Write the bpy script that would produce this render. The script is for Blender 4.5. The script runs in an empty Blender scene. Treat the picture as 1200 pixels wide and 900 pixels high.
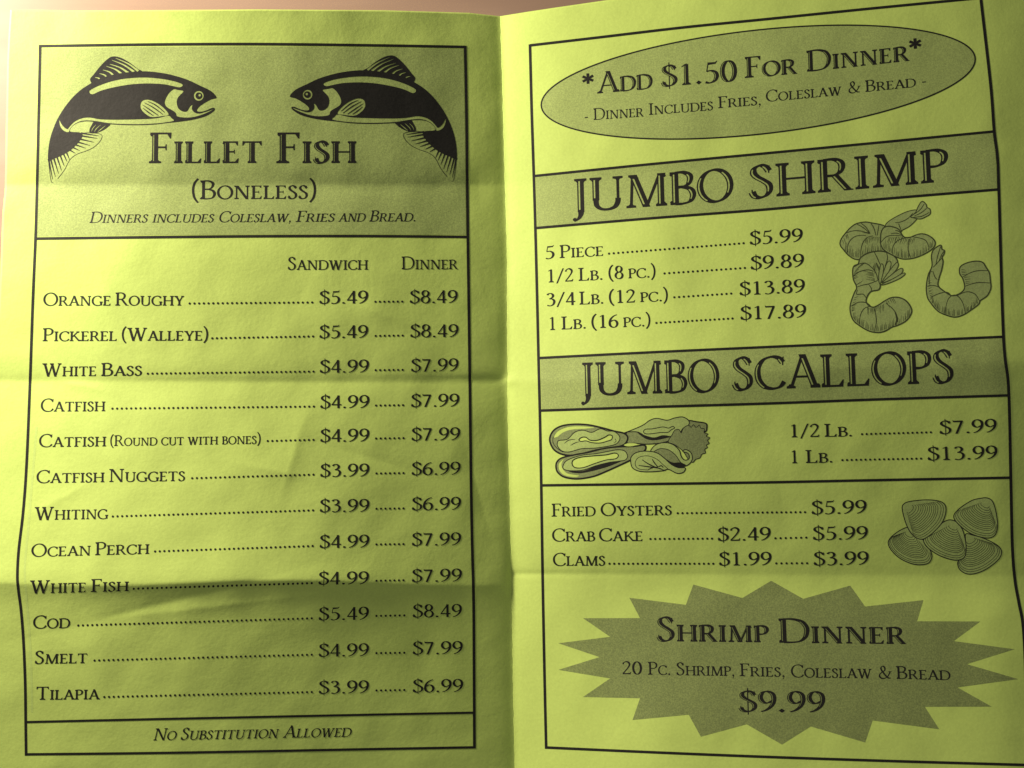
import bpy, math, random
import numpy as np
from mathutils import Vector
from mathutils.geometry import delaunay_2d_cdt

random.seed(5)
C = bpy.context.scene.collection

# ------------------------------------------------------------------ camera
SC = 0.000237          # metres per photo pixel on the table
D = 0.320              # camera distance
TILT = math.radians(4.5)
cam_d = bpy.data.cameras.new('camera')
cam = bpy.data.objects.new('camera', cam_d)
C.objects.link(cam)
cam.location = (0, -D * math.sin(TILT), D * math.cos(TILT))
cam.rotation_euler = (TILT, 0, 0)
cam_d.sensor_width = 36
cam_d.lens = 36 * D / (1200 * SC)
cam_d.clip_start = 0.01
cam_d.clip_end = 20
bpy.context.scene.camera = cam

# ------------------------------------------------------------------ light
world = bpy.data.worlds.new('World')
bpy.context.scene.world = world
world.use_nodes = True
bg = world.node_tree.nodes['Background']
bg.inputs['Color'].default_value = (1.0, 0.93, 0.82, 1)
bg.inputs['Strength'].default_value = 0.19
LAMP_POS = Vector((-0.278, 0.170, 0.110))
ld = bpy.data.lights.new('bedside_lamp_light', 'AREA')
ld.shape = 'DISK'
ld.size = 0.04
ld.energy = 2.5
ld.color = (1.0, 0.865, 0.68)
lamp = bpy.data.objects.new('lamp_light', ld)
C.objects.link(lamp)
lamp.location = LAMP_POS
lamp.rotation_euler = (Vector((0.02, -0.01, 0)) - LAMP_POS).to_track_quat('-Z', 'Y').to_euler()
vs = bpy.context.scene.view_settings
vs.view_transform = 'Standard'
vs.look = 'None'
vs.exposure = 0.0
vs.gamma = 1.0

# ------------------------------------------------------------------ the folded sheet's surface
GY = [-120, 19, 50, 100, 200, 300, 400, 440, 448, 520, 620, 675, 690, 720, 800, 900, 1000]
GX = [584, 586, 587, 588.5, 591, 594, 594.2, 594.8, 594.2, 595.5, 598, 599.3, 599, 600, 601, 603, 605]
def gutter(y):
    return np.interp(y, GY, GX) + 0.5 * np.sin(np.asarray(y) * 0.31) * np.sin(np.asarray(y) * 0.083 + 1)

RL = [-200, 53, 206, 267, 419, 481, 569, 876, 1100]
RO = [-66, -58, -52, -45, -24.5, -17.5, -9, 20, 34]
def row_of(x, y):
    """photo y brought back to the row it belongs to on the flat page (right page fans out)"""
    f = np.maximum(0, (x - 630) / 540.0)
    v = np.array(y, float)
    for _ in range(4):
        v = y - f * np.interp(v, RL, RO)
    return v

def kink(d, h, k1, k2, r=1.6):
    """fold: exponential shoulders of height h; d<0 above the fold, d>0 below"""
    a = np.sqrt(d * d + r * r) - r
    return h * np.where(d < 0, np.exp(-a / k1), np.exp(-a / k2))

def softplus(x, w):
    return w * np.log1p(np.exp(np.clip(x / w, -40, 40)))

_rng = np.random.RandomState(11)
_waves = []
for _i in range(26):
    L = 40 * 1.09 ** _i
    th = _rng.uniform(0, math.pi)
    _waves.append((math.cos(th) / L * 6.283, math.sin(th) / L * 6.283, _rng.uniform(0, 6.28), L * (0.0009 if L < 150 else 0.0004)))
_dents = []
for _i in range(70):
    _dents.append((_rng.uniform(0, 1200), _rng.uniform(0, 900), _rng.uniform(0, math.pi),
                   _rng.uniform(12, 55), _rng.uniform(4, 12), _rng.uniform(-0.28, 0.28)))
# soft dents seen on the sheet: x, y, angle, length, width, height
_dents += [(445, 368, 0.35, 40, 12, 1.5), (445, 540, 0.3, 60, 9, -1.3), (345, 530, 1.85, 42, 8, 1.2), (322, 552, 0.2, 40, 7, 1.0),
           (95, 452, 0.2, 30, 6, 1.2), (70, 585, -0.5, 40, 8, 1.1), (560, 575, 1.3, 50, 8, -0.9), (250, 545, 0.9, 60, 12, 1.0), (330, 210, 0.1, 90, 12, -0.9), (430, 222, 0.0, 80, 10, -0.8),
           (120, 330, 1.35, 60, 22, 1.4), (105, 630, 1.0, 40, 16, 1.2), (560, 700, 0.7, 60, 12, 1.0),
           (1110, 260, 0.5, 50, 14, 1.0), (835, 452, 0.9, 22, 8, 0.7), (1120, 420, 0.8, 20, 5, 0.6),
           (200, 705, -0.25, 130, 9, -1.6), (240, 712, -0.12, 120, 6, 0.8)]

HP = dict(la=77.3, lw=501.0, lg=3.0, ldrop=3.5, ra=-0.026, rb=60.3, rw=160.0, rg=0.0,
          lt1=-0.06, lt2=-0.02, lt3=0.06, lt4=-0.085, rt1=0.029, rt2=0.085, rt3=-0.14, rt4=0.148)
def segs(v, a, b, c, d):
    """piecewise-linear profile down the page with the given slopes between the cross folds"""
    y = [-200, 215, 446, 682, 1100]
    z = [-a * 415, 0, b * 231, b * 231 + c * 236, b * 231 + c * 236 + d * 418]
    return sum(np.interp(v + o, y, z) for o in (-14, -9, -4.5, 0, 4.5, 9, 14)) / 7

def height(x, y):
    """height of the sheet above the table (in pixel units), by photo position"""
    x = np.asarray(x, float); y = np.asarray(y, float)
    H = HP
    du = x - np.interp(y, GY, GX)
    v = row_of(x, y)
    wl = 1 / (1 + np.exp(np.clip(du / 3.0, -40, 40)))
    wr = 1 - wl
    dl = np.maximum(-du, 0); dr = np.maximum(du, 0)
    # left page: rises from the gutter, flattens, drops towards its free edge
    zl = H['la'] * np.sin(np.minimum(dl / H['lw'], 1) * math.pi / 2) + H['lg'] * (1 - np.exp(-dl / 30))
    zl = zl - H['ldrop'] * np.clip((dl - 380) / 220, 0, 2) ** 2
    f = np.clip(dl / 300.0, 0, 1); f = f * f * (3 - 2 * f)
    e = np.minimum(1, dl / 30)
    zl = zl + f * segs(v, H['lt1'], H['lt2'], H['lt3'], H['lt4'])
    zl = zl + kink(v - 217, -3.0, 18, 45, 2.5) * (0.55 + 0.45 * e)
    zl = zl + kink(v - (446 + 3 * (1 - dl / 590.0)), -1.8, 10, 28) * (0.8 + 0.2 * e) + kink(v - 444, -1.4, 4, 4) * np.exp(-dl / 90)
    r684 = 682.5 + 3 * np.sin(x / 70.0)
    zl = zl + kink(v - r684, 5.6, 46, 15, 1.6) * (0.3 + 0.7 * np.exp(-((dl - 330) / 260.0) ** 2))
    # right page: stands up towards its right side
    zr = H['ra'] * dr + H['rb'] * (1 - np.exp(-dr / H['rw'])) + H['rg'] * (1 - np.exp(-dr / 30))
    zr = zr - 0.10 * softplus(x - (1163 + 0.02 * (y - 100)), 6)
    er = np.exp(-dr / 160)
    g = np.clip(dr / 200.0, 0, 1); g = g * g * (3 - 2 * g)
    zr = zr + g * segs(v, H['rt1'], H['rt2'], H['rt3'], H['rt4'])
    zr = zr + kink(v - 215, -0.9 - 0.8 * er, 22, 26, 3)
    zr = zr + kink(v - 446, 1.2, 12, 18, 3.5)
    zr = zr + kink(v - 674, -1.7, 40, 20, 1.2) - 0.8 * np.exp(-((v - 672) / 3.0) ** 2) * er
    z = zl * wl + zr * wr
    z = z + 1.2 * np.exp(-((v - 446) / 6.0) ** 2 - (du / 8.0) ** 2)
    n = np.zeros_like(z)
    for kx, ky, ph, a in _waves:
        n = n + a * np.sin(kx * x + ky * y + ph + 0.6 * np.sin(ky * x * 0.7 - kx * y * 0.9))
    for cx, cy, th, L, W, h in _dents:
        c, s = math.cos(th), math.sin(th)
        a = ((x - cx) * c + (y - cy) * s) / L
        b = (-(x - cx) * s + (y - cy) * c) / W
        n = n + h * 0.8 * np.exp(-a * a - np.sqrt(b * b + 0.05))
    return z + n + BASE
BASE = 8.0

R3 = np.array([[1, 0, 0], [0, math.cos(TILT), -math.sin(TILT)], [0, math.sin(TILT), math.cos(TILT)]])
CP = np.array(cam.location)
def place(x, y, h=None, lift=0.0):
    """photo position + height above the table -> world point"""
    x = np.asarray(x, float); y = np.asarray(y, float)
    if h is None:
        h = height(x, y) * SC
    d = np.stack([(x - 600) * SC, (450 - y) * SC, np.full_like(x, -D)], -1) @ R3.T
    t = (h + lift - CP[2]) / d[..., 2]
    return CP + d * t[..., None]

# ------------------------------------------------------------------ materials
def paper_material(name, col, rough=0.62, spec=0.35, grain=0.05, speckle=None, bump=0.28, blotch=0.05):
    m = bpy.data.materials.new(name); m.use_nodes = True
    nt = m.node_tree; N = nt.nodes; Lk = nt.links
    b = N['Principled BSDF']
    b.inputs['Roughness'].default_value = rough
    b.inputs['Specular IOR Level'].default_value = spec
    geo = N.new('ShaderNodeNewGeometry')
    def noise(scale, detail=3.0, rough=0.6):
        n = N.new('ShaderNodeTexNoise'); n.inputs['Scale'].default_value = scale
        n.inputs['Detail'].default_value = detail; n.inputs['Roughness'].default_value = rough
        Lk.new(geo.outputs['Position'], n.inputs['Vector']); return n
    n1 = noise(1500, 3, 0.65)     # fibre mottling
    n2 = noise(32, 4, 0.6)       # slow tone changes of the stock
    def ramp(src, lo, hi, a, c):
        r = N.new('ShaderNodeMapRange')
        r.inputs['From Min'].default_value = lo; r.inputs['From Max'].default_value = hi
        r.inputs['To Min'].default_value = a; r.inputs['To Max'].default_value = c
        Lk.new(src, r.inputs['Value']); return r.outputs['Result']
    f1 = ramp(n1.outputs['Fac'], 0.3, 0.7, 1 - grain, 1 + grain)
    f2 = ramp(n2.outputs['Fac'], 0.3, 0.7, 1 - blotch, 1 + blotch)
    mu = N.new('ShaderNodeMath'); mu.operation = 'MULTIPLY'
    Lk.new(f1, mu.inputs[0]); Lk.new(f2, mu.inputs[1])
    fac = mu.outputs[0]
    base = N.new('ShaderNodeVectorMath'); base.operation = 'SCALE'
    if speckle:
        n3 = noise(2700, 2, 0.75)
        mx = N.new('ShaderNodeMix'); mx.data_type = 'RGBA'
        Lk.new(ramp(n3.outputs['Fac'], 0.36, 0.62, 0, 1), mx.inputs['Factor'])
        mx.inputs['A'].default_value = (*col, 1); mx.inputs['B'].default_value = (*speckle, 1)
        Lk.new(mx.outputs['Result'], base.inputs[0])
    else:
        base.inputs[0].default_value = col
    Lk.new(fac, base.inputs['Scale'])
    Lk.new(base.outputs[0], b.inputs['Base Color'])
    nb = noise(900, 5, 0.7)
    nb2 = noise(210, 3, 0.6)
    ad = N.new('ShaderNodeMath'); ad.operation = 'MULTIPLY_ADD'
    Lk.new(nb2.outputs['Fac'], ad.inputs[0]); ad.inputs[1].default_value = 2.2
    Lk.new(nb.outputs['Fac'], ad.inputs[2])
    bp = N.new('ShaderNodeBump'); bp.inputs['Strength'].default_value = bump
    bp.inputs['Distance'].default_value = 0.00012
    Lk.new(ad.outputs[0], bp.inputs['Height']); Lk.new(bp.outputs['Normal'], b.inputs['Normal'])
    return m

PAPER = (0.535, 0.70, 0.165)
M_paper = paper_material('yellow_paper', PAPER)
M_tint = paper_material('halftone_tint', (0.385, 0.495, 0.15), speckle=(0.28, 0.36, 0.115), grain=0.05)
M_tint2 = paper_material('dense_halftone_tint', (0.275, 0.345, 0.11), speckle=(0.18, 0.228, 0.08), grain=0.06)
M_shell = paper_material('drawing_halftone', (0.26, 0.325, 0.125), speckle=(0.18, 0.22, 0.09), grain=0.06)
M_light = paper_material('drawing_light_halftone', (0.40, 0.53, 0.165), speckle=(0.33, 0.43, 0.14), grain=0.05)
M_ink = paper_material('black_ink', (0.013, 0.013, 0.011), rough=0.6, spec=0.24, grain=0.25, blotch=0.12)
M_soft = paper_material('grey_ink', (0.045, 0.058, 0.02), rough=0.6, spec=0.3, grain=0.2)
M_shr = paper_material('drawing_soft_halftone', (0.34, 0.44, 0.15), speckle=(0.27, 0.345, 0.125), grain=0.06)
M_ghost = paper_material('show_through', (0.495, 0.655, 0.175))
MATS = {'k': M_ink, 'm': M_soft, 't': M_tint, 'd': M_tint2, 'g': M_shell, 'l': M_light, 's': M_shr, 'h': M_ghost}

def table_material():
    m = bpy.data.materials.new('pale_wood_table'); m.use_nodes = True
    nt = m.node_tree; N = nt.nodes; Lk = nt.links; b = N['Principled BSDF']
    geo = N.new('ShaderNodeNewGeometry')
    mp = N.new('ShaderNodeMapping'); mp.inputs['Scale'].default_value = (12, 150, 12)
    Lk.new(geo.outputs['Position'], mp.inputs['Vector'])
    n = N.new('ShaderNodeTexNoise'); n.inputs['Scale'].default_value = 1.0; n.inputs['Detail'].default_value = 6
    Lk.new(mp.outputs[0], n.inputs['Vector'])
    r = N.new('ShaderNodeValToRGB')
    r.color_ramp.elements[0].position = 0.3; r.color_ramp.elements[0].color = (0.285, 0.192, 0.142, 1)
    r.color_ramp.elements[1].position = 0.7; r.color_ramp.elements[1].color = (0.33, 0.228, 0.172, 1)
    Lk.new(n.outputs['Fac'], r.inputs['Fac']); Lk.new(r.outputs['Color'], b.inputs['Base Color'])
    b.inputs['Roughness'].default_value = 0.5
    b.inputs['Specular IOR Level'].default_value = 0.3
    bp = N.new('ShaderNodeBump'); bp.inputs['Strength'].default_value = 0.15; bp.inputs['Distance'].default_value = 0.0002
    Lk.new(n.outputs['Fac'], bp.inputs['Height']); Lk.new(bp.outputs['Normal'], b.inputs['Normal'])
    return m

# ------------------------------------------------------------------ mesh helpers
def link_mesh(name, verts, faces, mats, parent=None, mat_idx=None, smooth=False):
    me = bpy.data.meshes.new(name)
    me.from_pydata([tuple(map(float, v)) for v in verts], [], [tuple(int(i) for i in f) for f in faces])
    for m in mats: me.materials.append(m)
    if mat_idx is not None: me.polygons.foreach_set('material_index', mat_idx)
    if smooth: me.polygons.foreach_set('use_smooth', [True] * len(me.polygons))
    me.update()
    o = bpy.data.objects.new(name, me); C.objects.link(o)
    if parent: o.parent = parent
    return o

def refine(P, T, G, L):
    """split triangle edges longer than L; keeps a per-triangle tag G"""
    P = [tuple(p) for p in P]
    for _ in range(9):
        mid = {}
        def m(a, b):
            k = (a, b) if a < b else (b, a)
            if k in mid: return mid[k]
            pa, pb = P[a], P[b]
            if (pa[0] - pb[0]) ** 2 + (pa[1] - pb[1]) ** 2 > L * L:
                P.append(((pa[0] + pb[0]) / 2, (pa[1] + pb[1]) / 2)); mid[k] = len(P) - 1
            else: mid[k] = -1
            return mid[k]
        NT, NG, ch = [], [], False
        for (a, b, c), g in zip(T, G):
            ab, bc, ca = m(a, b), m(b, c), m(c, a)
            n = (ab >= 0) + (bc >= 0) + (ca >= 0)
            if n == 0: NT.append((a, b, c)); NG.append(g); continue
            ch = True
            if n == 3: new = [(a, ab, ca), (ab, b, bc), (ca, bc, c), (ab, bc, ca)]
            else:
                while not (ab >= 0 and (n == 1 or bc >= 0)):
                    a, b, c, ab, bc, ca = b, c, a, bc, ca, ab
                if n == 1: new = [(a, ab, c), (ab, b, c)]
                else: new = [(ab, b, bc), (a, ab, bc), (a, bc, c)]
            NT += new; NG += [g] * len(new)
        T, G = NT, NG
        if not ch: break
    return P, T, G

def area2(p):
    return sum(p[i][0] * p[(i + 1) % len(p)][1] - p[(i + 1) % len(p)][0] * p[i][1] for i in range(len(p)))

def flatten(shapes, eps=1e-5):
    """painter's algorithm in 2D: shapes = [(polygon, tag)], last on top; tag None cuts.
    Returns points, triangles, tags without any overlap."""
    pts, edges, polys = [], [], []
    for poly, tag in shapes:
        if abs(area2(poly)) < 1e-9: continue
        b = len(pts); n = len(poly)
        edges += [(b + i, b + (i + 1) % n) for i in range(n)]
        pts += [Vector((float(p[0]), float(p[1]))) for p in poly]
        polys.append((np.array(poly, float), tag))
    vo, _, fo, _, _, _ = delaunay_2d_cdt(pts, edges, [], 0, eps)
    V = np.array([(v[0], v[1]) for v in vo])
    F = np.array([(f[0], f[k], f[k + 1]) for f in fo for k in range(1, len(f) - 1)])
    cen = V[F].mean(1)
    order = np.argsort(cen[:, 0]); cx = cen[order, 0]; cy = cen[order, 1]
    top = np.full(len(F), -1)
    for k, (q, _t) in enumerate(polys):
        lo, hi = np.searchsorted(cx, [q[:, 0].min(), q[:, 0].max()])
        if hi <= lo: continue
        x, y = cx[lo:hi], cy[lo:hi]
        sel = (y >= q[:, 1].min()) & (y <= q[:, 1].max())
        ii = np.nonzero(sel)[0]
        if not len(ii): continue
        x, y = x[ii], y[ii]
        ins = np.zeros(len(ii), bool)
        for a in range(len(q)):
            (x0, y0), (x1, y1) = q[a - 1], q[a]
            if y0 == y1: continue
            ins ^= ((y0 > y) != (y1 > y)) & (x < (x1 - x0) * (y - y0) / (y1 - y0) + x0)
        top[order[lo + ii[ins]]] = k
    T, G = [], []
    for f, k in zip(F.tolist(), top.tolist()):
        if k < 0 or polys[k][1] is None: continue
        T.append(tuple(f)); G.append(polys[k][1])
    return [(v[0], v[1]) for v in vo], T, G

def catmull(p, closed=False, n=6):
    p = [tuple(q) for q in p]; out = []
    N = len(p)
    if N < 3 and not closed:
        return p
    rng = N if closed else N - 1
    for i in range(rng):
        if closed: a, b, c, d = p[i - 1], p[i], p[(i + 1) % N], p[(i + 2) % N]
        else: a, b, c, d = p[max(i - 1, 0)], p[i], p[i + 1], p[min(i + 2, N - 1)]
        for k in range(n):
            t = k / n
            out.append(tuple(0.5 * (2 * b[j] + (c[j] - a[j]) * t + (2 * a[j] - 5 * b[j] + 4 * c[j] - d[j]) * t * t
                                    + (3 * b[j] - a[j] - 3 * c[j] + d[j]) * t ** 3) for j in (0, 1)))
    if not closed: out.append(p[-1])
    return out

def ribbon(path, width, closed=False):
    """quads along a path; width(tangent, s) -> full width"""
    n = len(path); L, R, Wd = [], [], []
    for i in range(n):
        a = path[i - 1] if (closed or i > 0) else path[i]
        b = path[(i + 1) % n] if (closed or i < n - 1) else path[i]
        tx, ty = b[0] - a[0], b[1] - a[1]; l = math.hypot(tx, ty) or 1e-9
        tx /= l; ty /= l
        w = width((tx, ty), i / max(1, n - 1)) / 2
        L.append((path[i][0] - ty * w, path[i][1] + tx * w)); R.append((path[i][0] + ty * w, path[i][1] - tx * w)); Wd.append(2 * w)
    quads = []
    for i in range(n if closed else n - 1):
        j = (i + 1) % n
        quads.append([L[i], R[i], R[j], L[j]])
    return quads, L, R, Wd

LINE = 1.0   # line weight of the drawing being made
def stroke(pts, w, tag, closed=False, n=5, smooth=True):
    if tag == 'm': w = w * LINE if isinstance(w, (int, float)) else [k * LINE for k in w]
    path = catmull(pts, closed, n) if smooth else [tuple(p) for p in pts]
    if isinstance(w, (int, float)): fn = lambda t, s: w
    else: fn = lambda t, s: float(np.interp(s, np.linspace(0, 1, len(w)), w))
    q, _, _, _ = ribbon(path, fn, closed)
    return [(x, tag) for x in q]

def fill(pts, tag, smooth=True, n=5):
    return [(catmull(pts, True, n) if smooth else list(pts), tag)]

def circle(cx, cy, r, tag, n=20):
    return [([(cx + r * math.cos(i * 2 * math.pi / n), cy + r * math.sin(i * 2 * math.pi / n)) for i in range(n)], tag)]

# ------------------------------------------------------------------ serif capitals drawn for this sheet
INL = (0.22, 0.36)   # where the white inline runs inside a thick stroke
class Glyph:
    def __init__(s, T, t, inl):
        s.T, s.t, s.inl = T, t, inl; s.add, s.cut = [], []
    def poly(s, p): s.add.append(p)
    def stem(s, x, y0=0.0, y1=1.0, w=None, cut=True):
        w = w or s.T
        s.poly([(x - w / 2, y0), (x + w / 2, y0), (x + w / 2, y1), (x - w / 2, y1)])
        if s.inl and cut and w > 0.1:
            a, b = x - w / 2 + INL[0] * w, x - w / 2 + INL[1] * w
            s.cut.append([(a, y0 + 0.075), (b, y0 + 0.075), (b, y1 - 0.075), (a, y1 - 0.075)])
    def ser(s, x, y, w, up=1, sw=None):
        h = s.t * 1.15; sw = (sw if sw is not None else s.T) / 2
        k = sw + 0.03
        s.poly([(x - w / 2, y), (x + w / 2, y), (x + w / 2, y + up * h * .9), (x + k, y + up * (h + .012)),
                (x + sw, y + up * (h + .055)), (x - sw, y + up * (h + .055)), (x - k, y + up * (h + .012)), (x - w / 2, y + up * h * .9)])
    def diag(s, xb, yb, xt, yt, w, cut=True):
        s.poly([(xb - w / 2, yb), (xb + w / 2, yb), (xt + w / 2, yt), (xt - w / 2, yt)])
        if s.inl and cut and w > 0.1:
            f0, f1 = 0.09, 0.88
            P = lambda f, o: (xb + (xt - xb) * f - w / 2 + o * w, yb + (yt - yb) * f)
            s.cut.append([P(f0, INL[0]), P(f0, INL[1]), P(f1, INL[1]), P(f1, INL[0])])
    def bar(s, x0, x1, y, h=None):
        h = h or s.t
        s.poly([(x0, y - h / 2), (x1, y - h / 2), (x1, y + h / 2), (x0, y + h / 2)])
    def curve(s, pts, closed=False, a=16, T=None, t=None, n=6, cut=True):
        T = T or s.T; t = t or s.t; a = math.radians(a)
        def wd(tg, _):
            th = math.atan2(tg[1], tg[0]) - a
            return math.hypot(T * math.sin(th), t * math.cos(th))
        q, L, R, W = ribbon(catmull(pts, closed, n), wd, closed)
        for x in q: s.poly(x)
        if s.inl and cut:
            m = len(L)
            for i in range(m if closed else m - 1):
                j = (i + 1) % m
                if W[i] > 0.74 * T and W[j] > 0.74 * T:
                    def P(k, f):
                        l, r = (L[k], R[k]) if (L[k][0] + 0.2 * L[k][1]) < (R[k][0] + 0.2 * R[k][1]) else (R[k], L[k])
                        return (l[0] + (r[0] - l[0]) * f, l[1] + (r[1] - l[1]) * f)
                    s.cut.append([P(i, INL[0]), P(i, INL[1]), P(j, INL[1]), P(j, INL[0])])

def draw_glyph(ch, T, t, inl):
    g = Glyph(T, t, inl); X = T + 0.022   # thick diagonals
    adv = 0.56
    if ch == 'A':
        adv = 0.92; g.diag(.12, 0, .455, 1.0, t * 1.45); g.diag(.79, 0, .455, 1.03, X); g.bar(.22, .68, .35)
        g.ser(.12, 0, .25, 1, t * 1.4); g.ser(.80, 0, .28, 1, X)
    elif ch == 'B':
        adv = 0.71; g.stem(.16)
        g.curve([(.16, .975), (.37, .975), (.53, .89), (.56, .76), (.49, .6), (.33, .53), (.16, .53)])
        g.curve([(.16, .53), (.36, .53), (.56, .45), (.63, .28), (.55, .09), (.36, .025), (.16, .025)])
        g.ser(.13, 0, .22); g.ser(.13, 1, .22, -1)
    elif ch in 'CG':
        adv = 0.85 if ch == 'C' else .93
        g.curve([(.79, .80), (.69, .93), (.5, .985), (.27, .91), (.12, .71), (.08, .5), (.12, .27), (.27, .08), (.50, .015)] +
                ([(.70, .07), (.82, .22)] if ch == 'C' else [(.66, .03), (.8, .09)]))
        g.poly([(.775, .72), (.805, .72), (.83, .98), (.80, .98), (.77, .90)])
        if ch == 'G':
            g.stem(.80, .03, .42); g.ser(.80, .42, .27, -1)
    elif ch == 'D':
        adv = 0.93; g.stem(.16)
        g.curve([(.16, .975), (.45, .975), (.70, .88), (.83, .68), (.855, .49), (.80, .25), (.65, .08), (.42, .025), (.16, .025)])
        g.ser(.13, 0, .22); g.ser(.13, 1, .22, -1)
    elif ch in 'EFL':
        adv = {'E': .70, 'F': .64, 'L': .68}[ch]; g.stem(.17)
        if ch in 'EF':
            g.bar(.06, .60, 1 - t / 2); g.poly([(.50, 1 - t * .9), (.585, .80), (.61, .80), (.62, 1), (.5, 1)])
            g.bar(.17, .49, .52); g.poly([(.465, .42), (.49, .42), (.49, .62), (.465, .62), (.44, .52)])
        if ch in 'EL':
            g.bar(.06, .62, t / 2); g.poly([(.50, t * .9), (.615, .22), (.645, .22), (.62, 0), (.5, 0)])
        if ch == 'F': g.ser(.17, 0, .34)
        else: g.ser(.14, 0, .24)
        g.ser(.17 if ch == 'L' else .14, 1, .32 if ch == 'L' else .22, -1)
    elif ch == 'H':
        adv = .98; g.stem(.18); g.stem(.80); g.bar(.18, .80, .51)
        for x in (.18, .80): g.ser(x, 0, .32); g.ser(x, 1, .32, -1)
    elif ch == 'I':
        adv = .40; g.stem(.2); g.ser(.2, 0, .33); g.ser(.2, 1, .33, -1)
    elif ch == 'J':
        adv = .41; g.stem(.22, -.02, 1); g.ser(.22, 1, .33, -1)
        g.curve([(.22, .04), (.21, -.10), (.14, -.22), (.03, -.27)], a=30, t=t * 1.1, cut=False)
        g.poly([(.05 + .055 * math.cos(k), -.235 + .055 * math.sin(k)) for k in np.arange(0, 6.2, .6)])
    elif ch == 'K':
        adv = .90; g.stem(.17); g.diag(.22, .42, .68, .98, t * 1.5); g.diag(.80, 0, .36, .60, X)
        g.ser(.17, 0, .32); g.ser(.17, 1, .32, -1); g.ser(.68, 1, .24, -1, t * 1.4); g.ser(.82, 0, .26, 1, X)
    elif ch == 'M':
        adv = 1.14; g.diag(.15, 0, .20, 1, t * 1.25); g.diag(.56, 0, .22, 1, X); g.diag(.56, 0, .93, 1, t * 1.4); g.stem(.95)
        g.ser(.15, 0, .26, 1, t); g.ser(.96, 0, .3); g.ser(.19, 1, .2, -1, t); g.ser(.98, 1, .2, -1)
    elif ch == 'N':
        adv = .98; g.stem(.17, w=t * 1.2); g.diag(.80, -.01, .19, 1, X * 1.05); g.stem(.81, w=t * 1.2)
        g.ser(.17, 0, .26, 1, t); g.ser(.14, 1, .22, -1, t); g.ser(.81, 1, .26, -1, t)
    elif ch == 'O':
        adv = .96; g.curve([(.48 + .405 * math.cos(k), .5 + .485 * math.sin(k)) for k in np.arange(12) * math.pi / 6], True, n=4)
    elif ch in 'PR':
        adv = .67 if ch == 'P' else .84; g.stem(.16)
        g.curve([(.16, .975), (.40, .975), (.565, .88), (.60, .73), (.54, .57), (.40, .49), (.22, .485)])
        g.ser(.16, 0, .31); g.ser(.13, 1, .22, -1)
        if ch == 'R':
            g.diag(.74, 0, .40, .52, X); g.poly([(.66, 0), (.86, 0), (.86, .035), (.76, .06)])
    elif ch in 'S$':
        adv = .60 if ch == 'S' else .56
        g.curve([(.49, .80), (.41, .93), (.28, .985), (.15, .91), (.12, .77), (.20, .64), (.36, .51), (.48, .38), (.49, .20), (.40, .06), (.26, .015), (.13, .07), (.07, .2)], a=20)
        g.poly([(.475, .74), (.50, .74), (.515, .97), (.49, .97), (.46, .88)]); g.poly([(.06, .27), (.085, .27), (.11, .10), (.07, .03), (.045, .03)])
        if ch == '$': g.poly([(.275, -.13), (.31, -.13), (.31, 1.13), (.275, 1.13)])
    elif ch == 'T':
        adv = .83; g.stem(.415); g.bar(.06, .77, 1 - t / 2); g.ser(.415, 0, .34)
        g.poly([(.15, 1 - t * .9), (.065, .80), (.035, .80), (.045, 1.01), (.15, 1)])
        g.poly([(.68, 1 - t * .9), (.765, .80), (.795, .80), (.785, 1.01), (.68, 1)])
    elif ch == 'U':
        adv = .93; g.stem(.18, .30, 1); g.curve([(.18, .34), (.20, .15), (.32, .035), (.50, .012), (.67, .07), (.755, .2), (.77, .34)], a=-4, T=T * .82, t=t * 1.2, cut=False)
        g.stem(.77, .3, 1, w=t * 1.2); g.ser(.18, 1, .32, -1); g.ser(.77, 1, .27, -1, t)
    elif ch == 'V':
        adv = .90; g.diag(.46, -.02, .15, 1, X); g.diag(.46, 0, .77, 1, t * 1.4); g.ser(.15, 1, .3, -1, X); g.ser(.77, 1, .24, -1, t)
    elif ch == 'W':
        adv = 1.27; g.diag(.40, -.02, .15, 1, X); g.diag(.40, 0, .66, 1, t * 1.4); g.diag(.86, -.02, .61, 1, X); g.diag(.86, 0, 1.12, 1, t * 1.4)
        g.ser(.15, 1, .3, -1, X); g.ser(.61, 1, .25, -1, X); g.ser(1.12, 1, .24, -1, t)
    elif ch == 'Y':
        adv = .84; g.diag(.43, .42, .15, 1, X); g.diag(.44, .42, .71, 1, t * 1.4); g.stem(.43, 0, .46, cut=False)
        g.ser(.43, 0, .32); g.ser(.15, 1, .3, -1, X); g.ser(.71, 1, .24, -1, t)
    elif ch == '0':
        g.curve([(.28 + .215 * math.cos(k), .5 + .485 * math.sin(k)) for k in np.arange(12) * math.pi / 6], True, a=4, n=4)
    elif ch == '1':
        g.stem(.29, 0, .99, w=T * .92); g.ser(.29, 0, .30); g.poly([(.13, .85), (.26, .93), (.32, 1.02), (.30, 1.02), (.13, .90)])
    elif ch == '2':
        g.curve([(.08, .77), (.13, .91), (.27, .985), (.41, .9), (.44, .74), (.36, .53), (.21, .27), (.07, .06)], a=40)
        g.poly([(.05, 0), (.48, 0), (.52, .19), (.49, .19), (.43, .10), (.05, .07)])
    elif ch == '3':
        g.curve([(.09, .85), (.18, .96), (.32, .95), (.40, .82), (.36, .66), (.20, .55)], a=8); g.curve([(.20, .55), (.37, .52), (.46, .36), (.41, .13), (.25, .012), (.08, .06)], a=8)
    elif ch == '4':
        g.poly([(.02, .27), (.08, .27), (.40, .90), (.40, 1.0), (.36, 1.0)]); g.bar(.03, .54, .275, t * 1.5); g.stem(.385, 0, 1, w=T * .95, cut=False)
    elif ch == '5':
        g.curve([(.12, .56), (.27, .59), (.41, .50), (.46, .32), (.39, .11), (.22, .01), (.07, .06)], a=8)
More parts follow.
